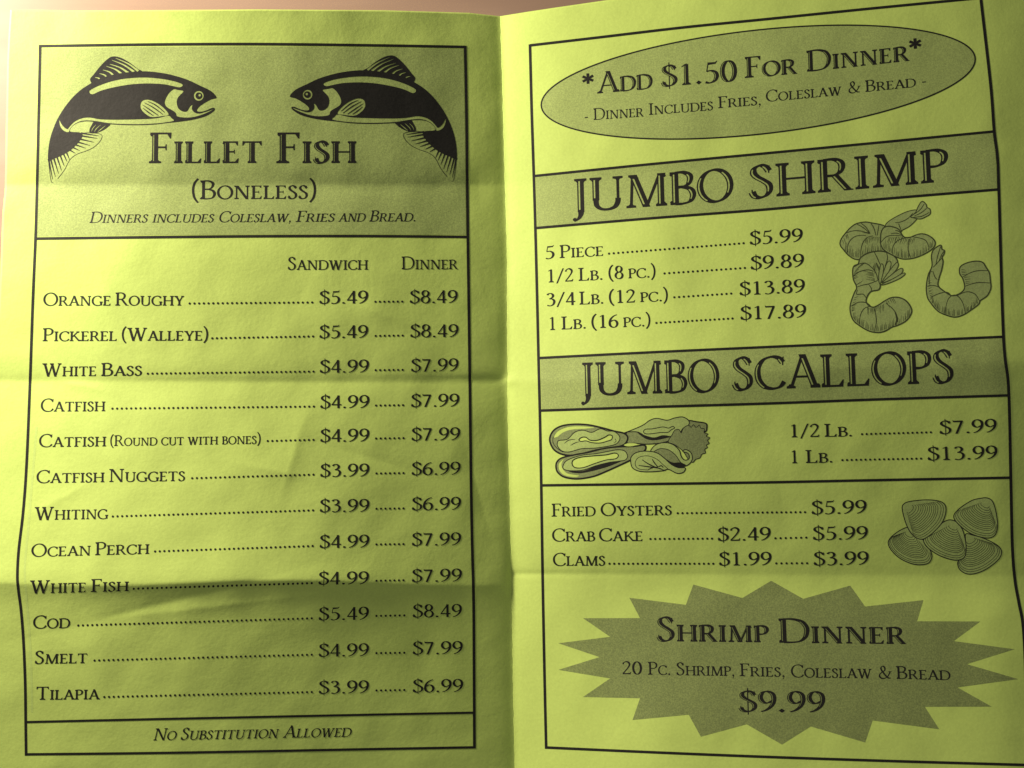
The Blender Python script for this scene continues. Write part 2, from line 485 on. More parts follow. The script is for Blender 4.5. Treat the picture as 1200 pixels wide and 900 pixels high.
        g.poly([(.10, .55), (.14, .55), (.19, .93), (.155, .93)]); g.poly([(.155, .86), (.44, .90), (.50, 1.04), (.47, 1.04), (.42, .985), (.155, .985)])
    elif ch in '69':
        p = [(.47, .98), (.31, .90), (.15, .70), (.075, .42), (.11, .14), (.27, .015), (.41, .08), (.48, .29), (.42, .5), (.28, .57), (.12, .46)]
        if ch == '9': p = [(.56 - a, 1 - b) for a, b in p]
        g.curve(p, a=14)
    elif ch == '7':
        g.poly([(.06, .86), (.49, .86), (.49, .97), (.09, .97), (.06, 1.01), (.04, 1.01)]); g.diag(.19, -.01, .45, .9, T * .9, cut=False)
    elif ch == '8':
        g.curve([(.28 + .16 * math.cos(k), .76 + .225 * math.sin(k)) for k in np.arange(10) * math.pi / 5], True, a=-20, n=4)
        g.curve([(.28 + .20 * math.cos(k), .27 + .255 * math.sin(k)) for k in np.arange(10) * math.pi / 5], True, a=-20, n=4)
    elif ch == '.':
        adv = .25; r = .072
        if inl: g.poly([(.12, -.03), (.22, .07), (.12, .17), (.02, .07)])
        else: g.poly([(.12 + r * math.cos(k), .06 + r * math.sin(k)) for k in np.arange(10) * math.pi / 5])
    elif ch == ',':
        adv = .25; g.poly([(.12 + .07 * math.cos(k), .06 + .07 * math.sin(k)) for k in np.arange(10) * math.pi / 5]); g.poly([(.17, .1), (.19, .03), (.10, -.19), (.07, -.18), (.13, .0)])
    elif ch == '-':
        adv = .4; g.bar(.06, .33, .34, t * 1.5)
    elif ch == '/':
        adv = .46; g.diag(.04, -.10, .42, 1.04, t * 1.4)
    elif ch in '()':
        adv = .36; p = [(.31, 1.10), (.16, .86), (.10, .48), (.16, .08), (.31, -.18)]
        if ch == ')': p = [(.36 - a, b) for a, b in p]
        g.curve(p, a=0, T=T * .85, t=t * .7, cut=False)
    elif ch == '*':
        adv = .5
        for k in range(6):
            a = k * math.pi / 3 + math.pi / 6; c, s_ = math.cos(a), math.sin(a)
            P = lambda r, w: (.24 + r * c - w * s_, .78 + r * s_ + w * c)
            g.poly([P(0, -.02), P(.12, -.055), P(.22, -.05), P(.22, .05), P(.12, .055), P(0, .02)])
    elif ch == '&':
        adv = .88
        g.curve([(.82, .56), (.76, .40), (.62, .16), (.42, .02), (.22, .03), (.09, .17), (.12, .36), (.28, .50), (.44, .64), (.47, .83), (.36, .975), (.23, .90), (.21, .75), (.32, .52), (.52, .22), (.68, .06), (.84, .05)], a=35, T=T * .95)
        g.poly([(.70, .53), (.92, .53), (.92, .575), (.70, .575)])
    return g, adv

_cache = {}
def glyph(ch, T, t, inl):
    k = (ch, round(T, 4), round(t, 4), inl)
    if k not in _cache:
        g, adv = draw_glyph(ch, T, t, inl)
        if g.add: _cache[k] = (flatten([(p, 1) for p in g.add] + [(p, None) for p in g.cut]), adv)
        else: _cache[k] = (None, adv)
    return _cache[k]

def up_at(x, y):
    """how the upright direction of the print leans at a photo position"""
    if x < 594: lx = np.interp(x, [30, 300, 550], [0.024, 0.004, -0.010])
    else: lx = np.interp(x, [630, 900, 1180], [-0.022, -0.035, -0.058])
    return float(lx)

def words(segs, cap, weight=1.0, italic=False, inline=False, ratio=0.745, tag='k'):
    global INL
    INL = (0.19, 0.42) if inline == 2 else (0.17, 0.31)
    """segs: (text, x0, y0, x1, y1); capitals full size, lower case drawn as small capitals.
    returns 2D triangles in photo pixels"""
    P, T, G = [], [], []
    for seg in segs:
        txt, x0, y0, x1, y1 = seg[:5]; cp = seg[5] if len(seg) > 5 else cap
        runs, pen = [], 0.0
        for c in txt:
            if c == ' ': pen += 0.30; continue
            low = c.islower(); r = ratio if low else 1.0
            TT = (0.165 if inline else 0.122) * weight; tt = 0.058 * weight
            if low: TT /= r ** 0.6; tt /= r ** 0.6
            if inline and low: TT *= 1.05
            gl, adv = glyph(c.upper(), TT, tt, inline)
            if c in '.,' : r = 1.0
            runs.append((gl, pen, r)); pen += adv * r + (0.035 if inline else 0.02)
        first, last = 0.04, pen - 0.05
        dx, dy = (x1 - x0) / (last - first), (y1 - y0) / (last - first)
        jit = 0
        for gl, px_, r in runs:
            if gl is None: continue
            pts, tri, _ = gl; b = len(P)
            for gx, gy in pts:
                a = px_ + gx * r - first
                bx, by = x0 + a * dx, y0 + a * dy
                hh = gy * r * cp
                P.append((bx + hh * (up_at(bx, by) + (0.22 if italic else 0)), by - hh))
            for t3 in tri: T.append((t3[0] + b, t3[1] + b, t3[2] + b)); G.append(tag)
    return P, T, G

LIFT_TINT, LIFT_INK = 0.000022, 0.000045
def emit(name, tris, parent, lift, label=None, L=3.0):
    P, T, G = tris
    P, T, G = refine(P, T, G, L)
    P = np.array(P)
    W = place(P[:, 0], P[:, 1], lift=lift)
    keys = sorted(set(G)); mi = [keys.index(g) for g in G]
    # counter-clockwise seen from above
    F = []
    for a, b, c in T:
        cr = (P[b][0] - P[a][0]) * (P[c][1] - P[a][1]) - (P[b][1] - P[a][1]) * (P[c][0] - P[a][0])
        F.append((a, b, c) if cr < 0 else (a, c, b))
    o = link_mesh(name, W, F, [MATS[k] for k in keys], parent, mi, smooth=True)
    if label: o['label'] = label
    return o

# ------------------------------------------------------------------ the setting: table top
bm_t = link_mesh('tabletop', [(-1.2, -0.9, 0), (1.2, -0.9, 0), (1.2, 0.9, 0), (-1.2, 0.9, 0),
                              (-1.2, -0.9, -0.03), (1.2, -0.9, -0.03), (1.2, 0.9, -0.03), (-1.2, 0.9, -0.03)],
                 [(0, 1, 2, 3), (7, 6, 5, 4), (0, 4, 5, 1), (1, 5, 6, 2), (2, 6, 7, 3), (3, 7, 4, 0)], [table_material()])
bm_t['kind'] = 'structure'

# ------------------------------------------------------------------ the menu
menu = bpy.data.objects.new('menu', None); C.objects.link(menu)
menu['label'] = 'open yellow-green paper menu with creases and black printed prices, lying on the pale table'
menu['category'] = 'menu'

LE = ([-40, 11, 40, 70, 100, 220, 250, 320, 430, 560, 675, 720, 800, 900, 960], [13, 12, 10, 8.5, 8, 6, 3, 0.5, -5, -13, -21, -18, -12, -10, -10])
LT = ([-25, 12, 100, 300, 450, 550, 586], [12, 11.5, 12.5, 11, 12, 15, 19])
RT = ([586, 620, 650, 712, 900, 1100, 1260], [19, 13.5, 9, 0, -22, -42, -54])
def warp(vals, centres, amt=0.6, w=0.03):
    return vals
def page(name, side, nx, ny):
    s = np.linspace(0, 1, nx); t = np.linspace(0, 1, ny)
    S, Tt = np.meshgrid(s, t)
    if side == 'l':
        bot = 925.0
        S2 = 1 - (1 - S) ** 1.25          # denser near the gutter
        for it in range(4):
            y = (np.interp(x, *LT) if it else np.full_like(S, 12)) * (1 - Tt) + bot * Tt
            x = np.interp(y, *LE) * (1 - S2) + gutter(y) * S2
    else:
        S2 = S ** 1.25
        for it in range(4):
            y = (np.interp(x, *RT) if it else np.full_like(S, 0)) * (1 - Tt) + (930 + 30 * S2) * Tt
            x = gutter(y) * (1 - S2) + (1228 + 0.03 * y) * S2
    x[:, 0 if side == 'r' else -1] = gutter(y[:, 0 if side == 'r' else -1])
    W = place(x.ravel(), y.ravel())
    idx = np.arange(nx * ny).reshape(ny, nx)
    F = np.stack([idx[1:, :-1].ravel(), idx[1:, 1:].ravel(), idx[:-1, 1:].ravel(), idx[:-1, :-1].ravel()], 1)
    # underside, 0.11 mm below, and the cut edges
    W2 = W.copy(); W2[:, 2] -= 0.00011
    n = nx * ny
    F2 = F[:, ::-1] + n
    rim = list(idx[0, :]) + list(idx[1:, -1]) + list(idx[-1, -2::-1]) + list(idx[-2:0:-1, 0])
    FR = [(rim[i], rim[(i + 1) % len(rim)], rim[(i + 1) % len(rim)] + n, rim[i] + n) for i in range(len(rim))]
    o = link_mesh(name, np.vstack([W, W2]), list(map(tuple, F)) + list(map(tuple, F2)) + FR, [M_paper], menu, smooth=True)
    return o
left = page('menu_page', 'l', 290, 470)
left['label'] = 'left page listing fillet fish'
right = page('menu_page', 'r', 290, 470)
right['label'] = 'right page listing shrimp, scallops and clams'

# rules --------------------------------------------------------------------
def rule(name, pts, w, parent, label=None):
    path = catmull(pts, False, 8) if len(pts) > 2 else pts
    w *= 1.12
    return emit(name, flatten(stroke(path, w, 'k', smooth=False)), parent, LIFT_INK, label, L=3.0)

LRULE = [(47, 52.6), (45.6, 120), (43, 230), (41.5, 280), (38.5, 350), (35, 450), (31, 545), (27, 600), (21.8, 645), (20.3, 675), (21.5, 692), (24.5, 715), (27.3, 750), (29.4, 800), (30, 846), (30.5, 885.5)]
RRULE_L = [(545.2, 53.6), (546.8, 140), (548, 255), (550, 400), (552, 560), (553.4, 640), (555, 700), (555.6, 790), (556, 877.3)]
rule('border_rule', LRULE, 2.8, left); rule('border_rule', RRULE_L, 3.0, left)
rule('border_rule', [(47, 54), (170, 52.2), (300, 51.6), (430, 53), (545.5, 55)], 2.8, left)
rule('border_rule', [(30.5, 884), (170, 882.6), (300, 880.5), (430, 878), (556, 875.8)], 2.6, left)
rule('divider_rule', [(42, 279.6), (170, 278), (300, 276.8), (430, 276.6), (547.5, 277.6)], 2.8, left)
rule('divider_rule', [(30.5, 846.2), (170, 843), (300, 840.3), (430, 837.6), (554.5, 835.2)], 2.4, left)
R_L = [(621, 52), (623, 130), (625.5, 207), (627.3, 267), (629.4, 350), (631, 420), (632.5, 481), (634.2, 569), (635.8, 675), (638, 790), (640, 877.5)]
R_R = [(1148, -14), (1149.6, 0), (1161, 100), (1165, 152), (1169, 185), (1170.6, 225), (1176, 395), (1182, 455), (1184.6, 560), (1186.4, 640), (1189.5, 680), (1194, 706), (1199, 734), (1202, 790), (1205, 898)]
rule('border_rule', R_L, 2.8, right); rule('border_rule', R_R, 3.2, right)
TOPR = [(621, 53.2), (700, 44), (800, 32.2), (900, 22.2), (1010, 11), (1120, 0.3), (1148, -2.5)]
rule('border_rule', TOPR, 2.8, right)
rule('border_rule', [(640, 876), (770, 881.8), (900, 887), (1050, 892), (1205, 896.5)], 2.8, right)
D1 = [(625.5, 206.3), (760, 192.6), (900, 179.4), (1030, 167), (1165, 154)]
D2 = [(627.3, 267.3), (760, 256), (900, 245.2), (1030, 233.5), (1170, 222)]
D3 = [(631, 419.6), (760, 413), (900, 406.6), (1030, 401), (1176, 394.6)]
D4 = [(632.5, 481.2), (760, 477), (900, 472.8), (1030, 468), (1181, 463.4)]
D5 = [(634.2, 568.8), (760, 567.2), (900, 565.2), (1030, 562.6), (1184, 559.8)]
for d in (D1, D2, D3, D4, D5): rule('divider_rule', d, 2.7, right)

# tinted panels ------------------------------------------------------------
def panel(name, xl, xr, top, bot, parent, tag='t', label=None, step=2.5, inset=1.2):
    """band between two curves; xl / xr give the side rules"""
    top = catmull(top, False, 8); bot = catmull(bot, False, 8)
    tx, ty = np.array(top).T; bx, by = np.array(bot).T
    ny = int(max(by) - min(ty)) // int(step) + 2; nx = int((max(bx) - min(bx)) / step) + 2
    P = []
    for j in range(ny):
        f = j / (ny - 1)
        for i in range(nx):
            s = i / (nx - 1)
            x = 0
            yy = 0
            for _ in range(3):
                x = float(np.interp(yy, *xl)) * (1 - s) + float(np.interp(yy, *xr)) * s
                yy = float(np.interp(x, tx, ty)) * (1 - f) + float(np.interp(x, bx, by)) * f
            P.append((x, yy))
    T = []
    for j in range(ny - 1):
        for i in range(nx - 1):
            a = j * nx + i
            T += [(a, a + 1, a + nx + 1), (a, a + nx + 1, a + nx)]
    return emit(name, (P, T, [tag] * len(T)), parent, LIFT_TINT, label, L=99)

def side(pl, dx): return ([p[1] for p in pl], [p[0] + dx for p in pl])
panel('tinted_panel', side(LRULE, 1.9), side(RRULE_L, -2.3), [(47, 56.7), (170, 54.9), (300, 54.3), (430, 55.6), (545.5, 57.4)],
      [(42, 277.2), (170, 275.6), (300, 274.6), (430, 274.4), (547.5, 275.2)], left, 't', 'tinted header behind the two fish')
off = lambda pl, d: [(a, b + d) for a, b in pl]
panel('tinted_panel', side(R_L, 2.2), side(R_R, -2.2), off(D1, 1.2), off(D2, -1.2), right, 't', 'tinted band behind the shrimp heading')
panel('tinted_panel', side(R_L, 2.2), side(R_R, -2.2), off(D3, 1.2), off(D4, -1.2), right, 't', 'tinted band behind the scallops heading')

# ellipse
ell = []
for i in range(120):
    a = i * 2 * math.pi / 120
    x = 888.5 + 254.3 * math.cos(a)
    ell.append((x, 96.2 - .105 * (x - 888.5) + 61.2 * math.sin(a)))
emit('tinted_oval', flatten(fill(ell, 't', False)), right, LIFT_TINT, 'tinted oval behind the dinner notice', L=3.5)
emit('oval_outline', flatten(stroke(ell, 1.7, 'k', True, smooth=False)), right, LIFT_INK)

# star burst
zA = lambda p: (600 + p[0] / 4, 675 + p[1] / 4)
zB = lambda p: (900 + p[0] / 4, 675 + p[1] / 4)
burst = [zA(p) for p in [(410, 380), (217, 315), (460, 285), (333, 198), (600, 197), (550, 102), (815, 135), (850, 40), (1080, 103)]] + \
        [zB(p) for p in [(15, 22), (165, 107), (385, 45), (455, 143), (728, 113), (698, 212), (995, 213), (870, 305), (1155, 343), (932, 413), (1172, 483), (888, 522), (1048, 612), (735, 613), (802, 718), (490, 677), (455, 780), (200, 705), (65, 790)]] + \
        [zA(p) for p in [(1100, 695), (885, 753), (828, 650), (565, 675), (600, 573), (333, 567), (460, 480), (217, 440)]]
emit('tinted_starburst', flatten(fill(burst, 'd', False)), right, LIFT_TINT, 'dark tinted starburst behind the shrimp dinner notice', L=3.5)

# ------------------------------------------------------------------ drawings
def to_px(shapes, f):
    return [([f(p) for p in poly], tag) for poly, tag in shapes]

def fish_shapes():
    s = []
    s += fill([(302, 213), (320, 188), (350, 150), (385, 116), (412, 104), (450, 112), (490, 135), (522, 160), (548, 180), (470, 200), (330, 232)], 'k')
    s += [([(535, 170), (480, 172), (420, 180), (360, 198), (320, 222), (330, 240), (560, 200)], 'k')]
    for a, b in [((421, 112), (528, 173)), ((403, 121), (508, 177)), ((393, 140), (480, 181)), ((377, 150), (450, 187)), ((361, 167), (413, 196)), ((345, 184), (382, 207)), ((324, 202), (350, 220))]:
        m_ = ((a[0] + b[0]) / 2 + 6, (a[1] + b[1]) / 2 - 4)
        s += stroke([a, m_, b], [1.5, 6, 11], None)
    body = [(895, 297), (868, 266), (815, 240), (760, 214), (700, 195), (640, 182), (560, 174), (470, 180), (400, 192), (340, 212), (300, 234), (255, 264), (210, 308), (168, 365), (138, 422), (116, 485), (106, 545), (107, 592),
            (135, 583), (170, 568), (208, 546), (238, 518), (262, 488), (266, 468), (250, 460), (210, 457), (212, 440), (232, 422), (260, 411), (300, 409), (340, 414), (400, 423), (507, 427), (600, 424), (660, 417), (720, 411), (790, 400), (845, 384), (880, 362), (887, 348), (872, 346), (850, 356), (825, 363), (803, 360), (812, 342), (840, 322), (870, 306)]
    s += fill(body, 'k', n=3)
    s += fill([(158, 403), (160, 425), (170, 445), (188, 457), (202, 458), (209, 442), (228, 422), (256, 408), (290, 404), (335, 408), (400, 418), (507, 422), (600, 419), (650, 414), (694, 406), (684, 394), (668, 382), (620, 393), (560, 398), (435, 401), (350, 399), (300, 391), (262, 395), (228, 411), (205, 435), (196, 445), (182, 438), (168, 422)], None, n=3)
    s += fill([(299, 266), (340, 243), (400, 222), (470, 208), (560, 203), (640, 210), (700, 222), (736, 237), (722, 249), (690, 243), (640, 234), (560, 231), (480, 237), (400, 252), (350, 266), (312, 282)], None, n=3)
    s += fill([(692, 259), (668, 282), (652, 316), (660, 340), (690, 358), (704, 370), (712, 386), (760, 391), (805, 384), (850, 368), (884, 350), (850, 362), (812, 372), (790, 366), (779, 350), (781, 332), (770, 340), (756, 362), (735, 362), (716, 348), (708, 322), (715, 295), (740, 268), (715, 262)], None, n=3)
    s += circle(811, 289, 23, None); s += circle(812, 289, 16, 'k'); s += circle(815, 286, 6, None)
    s += fill([(538, 335), (545, 315), (568, 307), (600, 315), (640, 340), (670, 376), (640, 384), (590, 388), (560, 372), (542, 352)], None)
    for p in ([(550, 346), (575, 366), (598, 382)], [(548, 331), (585, 356), (622, 381)], [(556, 321), (600, 345), (643, 376)], [(572, 315), (610, 333), (652, 367)]):
        s += stroke(p, [2, 6, 3], 'k')
    s += fill([(322, 410), (355, 416), (396, 421), (385, 436), (365, 450), (340, 461), (318, 465), (300, 462), (300, 445), (310, 425)], 'k')
    for p in ([(330, 424), (315, 440), (308, 456)], [(352, 424), (330, 444), (322, 458)], [(374, 428), (352, 446), (338, 457)]):
        s += stroke(p, [1.5, 4, 2], None)
    s += stroke([(265, 464), (300, 462), (340, 466), (358, 476), (350, 500), (322, 528), (285, 547), (240, 563), (208, 588), (182, 636), (158, 668), (150, 678)], 2.4, 'k')
    s += stroke([(107, 590), (112, 640), (120, 690), (130, 697)], 2.6, 'k')
    inner = [(264, 468), (262, 480), (255, 495), (245, 509), (234, 521), (221, 533), (207, 545), (193, 553), (179, 560), (164, 567), (149, 574), (134, 580), (120, 585), (111, 589)]
    outer = [(350, 478), (343, 490), (326, 508), (306, 523), (285, 536), (258, 548), (236, 560), (207, 590), (196, 602), (183, 624), (170, 645), (156, 660), (141, 675), (128, 688)]
    for k, (a, b) in enumerate(zip(inner, outer)):
        a = (a[0] - 4, a[1] - 4); b = (a[0] + (b[0] - a[0]) * .93, a[1] + (b[1] - a[1]) * .93)
        m_ = ((a[0] + b[0]) / 2, (a[1] + b[1]) / 2)
        s += stroke([a, m_, b], [9, 5.5, 1.6], 'k')
    return s
fs = fish_shapes()
f1 = to_px(fs, lambda p: (30 + p[0] / 4, 40 + p[1] / 4))
f2 = to_px(fs, lambda p: (591.2 - .992 * (30 + p[0] / 4), 39 + p[1] / 4 * .995))
emit('fish_drawing', flatten(f1), left, LIFT_INK, 'leaping fish facing right', L=3)
emit('fish_drawing', flatten(f2), left, LIFT_INK, 'leaping fish facing left', L=3)

def hatch(curve, direction, length, tag='m', w=2.2, n=22, jitter=.35, back=0.0):
    """short hatching lines set along a curve"""
    c = catmull(curve, False, 8); s = []
    for k in range(n):
        i = int((k + .5) / n * (len(c) - 1)); p = c[i]
        l = length * random.uniform(1 - jitter, 1 + jitter)
        d = direction if not callable(direction) else direction(p)
        q = (p[0] + d[0] * l, p[1] + d[1] * l)
        m_ = ((p[0] + q[0]) / 2 + random.uniform(-1, 1) * w, (p[1] + q[1]) / 2)
        s += stroke([p, m_, q], [w * 1.2, w, w * .5], tag, n=2)
    return s

def outline(pts, tag_fill, tag_line, w, n=5):
    return fill(pts, tag_fill, n=n) + stroke(pts, w, tag_line, True, n=n)

def owned(shapes, owner):
    return [(p, (owner, t) if t else None) for p, t in shapes]

def emit_owned(shapes, names, parent, L=3.5):
    P, T, G = flatten(shapes)
    for own, (name, label) in names.items():
        ids = [i for i, g in enumerate(G) if g[0] == own]
        used = {}; tri = []; pts = []
        for i in ids:
            t3 = []
            for v in T[i]:
                if v not in used: used[v] = len(pts); pts.append(P[v])
                t3.append(used[v])
            tri.append(tuple(t3))
        emit(name, (pts, tri, [G[i][1] for i in ids]), parent, LIFT_INK, label, L=L)

# shrimp
LINE = 1.35
S3 = lambda p: (980 + p[0] / 10, 230 + p[1] / 10)
S4 = lambda p: (980 + p[0] / 8.575, 290 + p[1] / 8.575)
S5 = lambda p: (1080 + p[0] / 9, 280 + p[1] / 9)
a = outline([(45, 540), (65, 490), (110, 430), (170, 365), (240, 320), (340, 302), (430, 315), (510, 330), (565, 350), (600, 400), (600, 600), (545, 650), (450, 665), (350, 700), (270, 740), (200, 730), (130, 680), (80, 620), (50, 580)], 's', 'm', 11)
for p in ([(105, 435), (200, 405), (300, 410), (385, 440)], [(130, 660), (135, 580), (170, 510), (240, 465), (350, 458)], [(285, 725), (288, 640), (310, 550), (360, 485), (430, 465)], [(290, 315), (345, 360), (395, 430)], [(400, 310), (440, 370), (465, 460)], [(240, 325), (320, 370), (390, 430)], [(500, 335), (490, 400), (480, 460)]):
    a += stroke(p, [6, 9, 6], 'm')
a += hatch([(100, 640), (150, 690), (210, 715), (270, 720)], (0.1, -1), 90, w=4.5, n=13)
a += hatch([(300, 690), (380, 665), (460, 645), (540, 635)], (0.05, -1), 80, w=4.5, n=14)
a += hatch([(340, 500), (400, 480), (460, 475), (520, 480)], (-.1, 1), 60, w=4.5, n=12)
a += hatch([(70, 520), (110, 460), (130, 440)], (0.3, 1), 60, w=4.5, n=5)
a += hatch([(400, 440), (380, 425), (360, 435)], (-.9, -.1), 60, w=5, n=5)
b = outline([(575, 345), (620, 290), (720, 230), (830, 180), (935, 160), (965, 200), (940, 270), (860, 350), (770, 400), (740, 440), (600, 420)], 's', 'm', 8)
b += outline([(895, 250), (872, 238), (930, 190), (960, 120), (1005, 60), (1052, 95), (1062, 130), (1097, 150), (1100, 205), (1050, 240), (980, 266)], 's', 'm', 9)
b += outline([(520, 500), (525, 430), (555, 370), (620, 352), (700, 370), (745, 400), (762, 440), (800, 480), (870, 480), (930, 455), (1000, 440), (1070, 455), (1130, 495), (1160, 545), (1140, 600), (1080, 650), (980, 700), (880, 730), (780, 735), (700, 710), (620, 670), (550, 620), (520, 560)], 's', 'm', 11)
for p in ([(690, 310), (760, 300), (840, 260), (900, 195)], [(730, 320), (745, 360), (768, 415)], [(525, 540), (580, 480), (660, 458), (770, 465)], [(660, 680), (665, 590), (720, 520), (820, 485)], [(875, 725), (845, 640), (845, 560), (870, 490)], [(890, 475), (980, 490), (1050, 520), (1085, 590)], [(925, 205), (990, 150), (1030, 90)], [(915, 232), (1000, 190), (1060, 140)], [(900, 247), (1000, 235), (1090, 190)], [(640, 440), (700, 432), (765, 450)], [(690, 400), (730, 410), (765, 440)]):
    b += stroke(p, [6, 9, 6], 'm')
b += hatch([(560, 610), (620, 650), (680, 685)], (0.05, -1), 80, w=4.5, n=9)
b += hatch([(700, 700), (780, 722), (860, 720)], (0, -1), 80, w=4.5, n=12)
b += hatch([(890, 715), (980, 690), (1070, 640), (1130, 590)], (0.0, -1), 70, w=4.5, n=16)
b += hatch([(620, 480), (700, 475), (780, 475), (850, 500), (930, 490)], (-.35, 1), 70, w=4.5, n=18)
c = outline([(165, 230), (180, 185), (220, 165), (240, 110), (300, 65), (380, 42), (460, 38), (530, 60), (590, 95), (615, 140), (605, 180), (560, 230), (500, 260), (450, 300), (430, 340), (442, 380), (425, 425), (350, 442), (312, 490), (300, 545), (330, 585), (375, 600), (430, 575), (490, 535), (560, 503), (640, 505), (710, 545), (757, 625), (740, 690), (690, 745), (610, 785), (560, 800), (490, 840), (420, 855), (330, 840), (240, 790), (170, 730), (140, 640), (145, 560), (180, 460), (205, 400), (172, 320)], 's', 'm', 10)
for p in ([(170, 290), (230, 245), (320, 225), (375, 240)], [(180, 195), (250, 160), (310, 165), (370, 215)], [(380, 45), (410, 100), (440, 170)], [(505, 50), (515, 110), (490, 190)], [(205, 400), (260, 380), (330, 365), (420, 330)], [(325, 370), (352, 410), (348, 442)], [(215, 425), (205, 470), (270, 470), (302, 510)], [(148, 590), (220, 552), (300, 555), (350, 595)], [(238, 780), (240, 690), (280, 615), (345, 590)], [(380, 845), (402, 760), (398, 680), (378, 600)], [(600, 790), (612, 700), (575, 625), (500, 560)], [(360, 200), (400, 260), (420, 330)]):
    c += stroke(p, [5, 8, 6], 'm')
c += stroke([(590, 780), (612, 720), (590, 650)], [8, 18, 6], 'm')
for p in ([(430, 350), (428, 260), (450, 165), (475, 190), (468, 280), (450, 350)], [(450, 345), (480, 230), (520, 140), (552, 158), (530, 240), (470, 335)], [(460, 345), (530, 240), (605, 152), (624, 180), (590, 240), (490, 335)], [(465, 350), (560, 270), (650, 208), (668, 238), (620, 290), (500, 345)], [(455, 370), (560, 320), (670, 258), (690, 270), (640, 310), (540, 355), (470, 376)]):
    c += outline(p, 's', 'm', 7, n=3)
c += hatch([(180, 320), (175, 270), (200, 220), (250, 170)], (.8, -.35), 60, w=4, n=12)
c += hatch([(195, 380), (185, 330)], (.8, -.5), 70, w=4, n=6)
c += hatch([(390, 340), (380, 290), (370, 250)], (-.95, -.2), 80, w=4, n=7)
c += hatch([(370, 190), (400, 150), (430, 200)], (.2, 1), 60, w=4.5, n=7)
c += hatch([(170, 710), (230, 770), (320, 825), (420, 840), (500, 820), (580, 785)], (.12, -1), 60, w=4, n=30)
c += hatch([(620, 770), (690, 730), (740, 680)], (.05, -1), 60, w=4, n=9)
c += hatch([(310, 600), (360, 610), (420, 590), (480, 570)], (.0, 1), 65, w=4.5, n=12)
c += hatch([(500, 545), (540, 520), (580, 510)], (.5, .9), 55, w=4, n=5)
c += hatch([(155, 640), (160, 590), (185, 500)], (.8, -.3), 45, w=4, n=9)
d = outline([(110, 285), (104, 180), (128, 112), (200, 65), (214, 108), (240, 122), (235, 160), (215, 195), (226, 240), (210, 330), (182, 420), (175, 495), (235, 550), (312, 597), (370, 590), (430, 555), (455, 505), (435, 420), (402, 365), (405, 300), (460, 260), (560, 235), (640, 245), (680, 300), (715, 360), (725, 440), (730, 520), (690, 600), (620, 650), (600, 690), (520, 750), (440, 800), (350, 825), (250, 800), (170, 760), (100, 680), (60, 610), (50, 500), (70, 380)], 's', 'm', 10)
for p in ([(60, 500), (130, 492), (185, 508)], [(95, 640), (120, 605), (200, 572), (270, 562), (310, 600)], [(250, 795), (260, 700), (290, 622), (345, 592), (400, 620), (440, 690), (462, 785)], [(375, 600), (470, 558), (560, 580), (612, 655)], [(435, 400), (520, 355), (600, 335), (705, 335)], [(455, 500), (580, 462), (728, 465)], [(120, 300), (150, 270), (215, 200)], [(150, 270), (170, 180), (200, 80)], [(180, 240), (210, 170), (235, 130)], [(120, 340), (140, 400), (165, 430)], [(110, 285), (80, 400), (85, 480)]):
    d += stroke(p, [5, 8, 6], 'm')
d += hatch([(110, 670), (170, 745), (250, 790)], (.15, -1), 60, w=4, n=14)
d += hatch([(265, 795), (350, 812), (440, 790)], (0, -1), 60, w=4, n=12)
d += hatch([(470, 770), (530, 735), (595, 675)], (0, -1), 60, w=4, n=12)
d += hatch([(70, 450), (75, 550), (90, 620)], (.8, -.3), 45, w=4, n=9)
d += hatch([(420, 320), (425, 370), (455, 420), (470, 480)], (.95, -.1), 55, w=4, n=9)
d += hatch([(90, 340), (85, 420)], (.8, .2), 50, w=4, n=6)
allS = owned(to_px(a, S3), 'a') + owned(to_px(b, S3), 'b') + owned(to_px(c, S4), 'c') + owned(to_px(d, S5), 'd')
emit_owned(allS, {'a': ('shrimp_drawing', 'curled shrimp at the upper left of the group'), 'b': ('shrimp_drawing', 'shrimp with raised tail at the top'),
                  'c': ('shrimp_drawing', 'shrimp bent in an S with fanned tail'), 'd': ('shrimp_drawing', 'U shaped shrimp at the right')}, right)

# oysters
LINE = 1.0
O = lambda p: (640 + p[0] / 6, 480 + p[1] / 6)
s = []
s += outline([(1000, 80), (1060, 86), (1122, 97), (1130, 125), (1118, 155), (1060, 150), (1000, 130)], 'g', 'k', 9.4)
s += outline([(540, 168), (600, 145), (680, 110), (730, 75), (780, 62), (850, 75), (900, 60), (960, 52), (1003, 78), (1000, 110), (960, 135), (930, 190), (880, 200), (820, 190), (750, 205), (700, 190), (660, 165), (600, 158)], 'l', 'k', 7.0)
s += outline([(565, 165), (600, 156), (650, 160), (700, 190), (760, 206), (820, 196), (880, 190), (870, 216), (800, 236), (700, 243), (620, 236), (570, 232)], 'g', 'k', 7.0)
s += fill([(640, 160), (700, 182), (760, 196), (820, 180), (876, 190), (830, 204), (760, 216), (700, 205)], 'k')
s += outline([(685, 155), (700, 138), (750, 135), (820, 122), (860, 130), (890, 118), (903, 130), (880, 142), (855, 160), (800, 162), (740, 170), (700, 170)], 'l', 'k', 6.2)
s += outline([(25, 210), (50, 150), (110, 115), (200, 103), (300, 108), (400, 130), (480, 152), (545, 166), (573, 192), (565, 228), (530, 255), (450, 268), (350, 285), (250, 310), (170, 322), (100, 310), (50, 275)], 'g', 'k', 12.5)
s += fill([(53, 195), (80, 152), (150, 122), (240, 116), (340, 125), (270, 134), (180, 140), (120, 160), (80, 190)], None)
s += stroke([(50, 190), (48, 230), (75, 270), (120, 300)], 5, 'k')
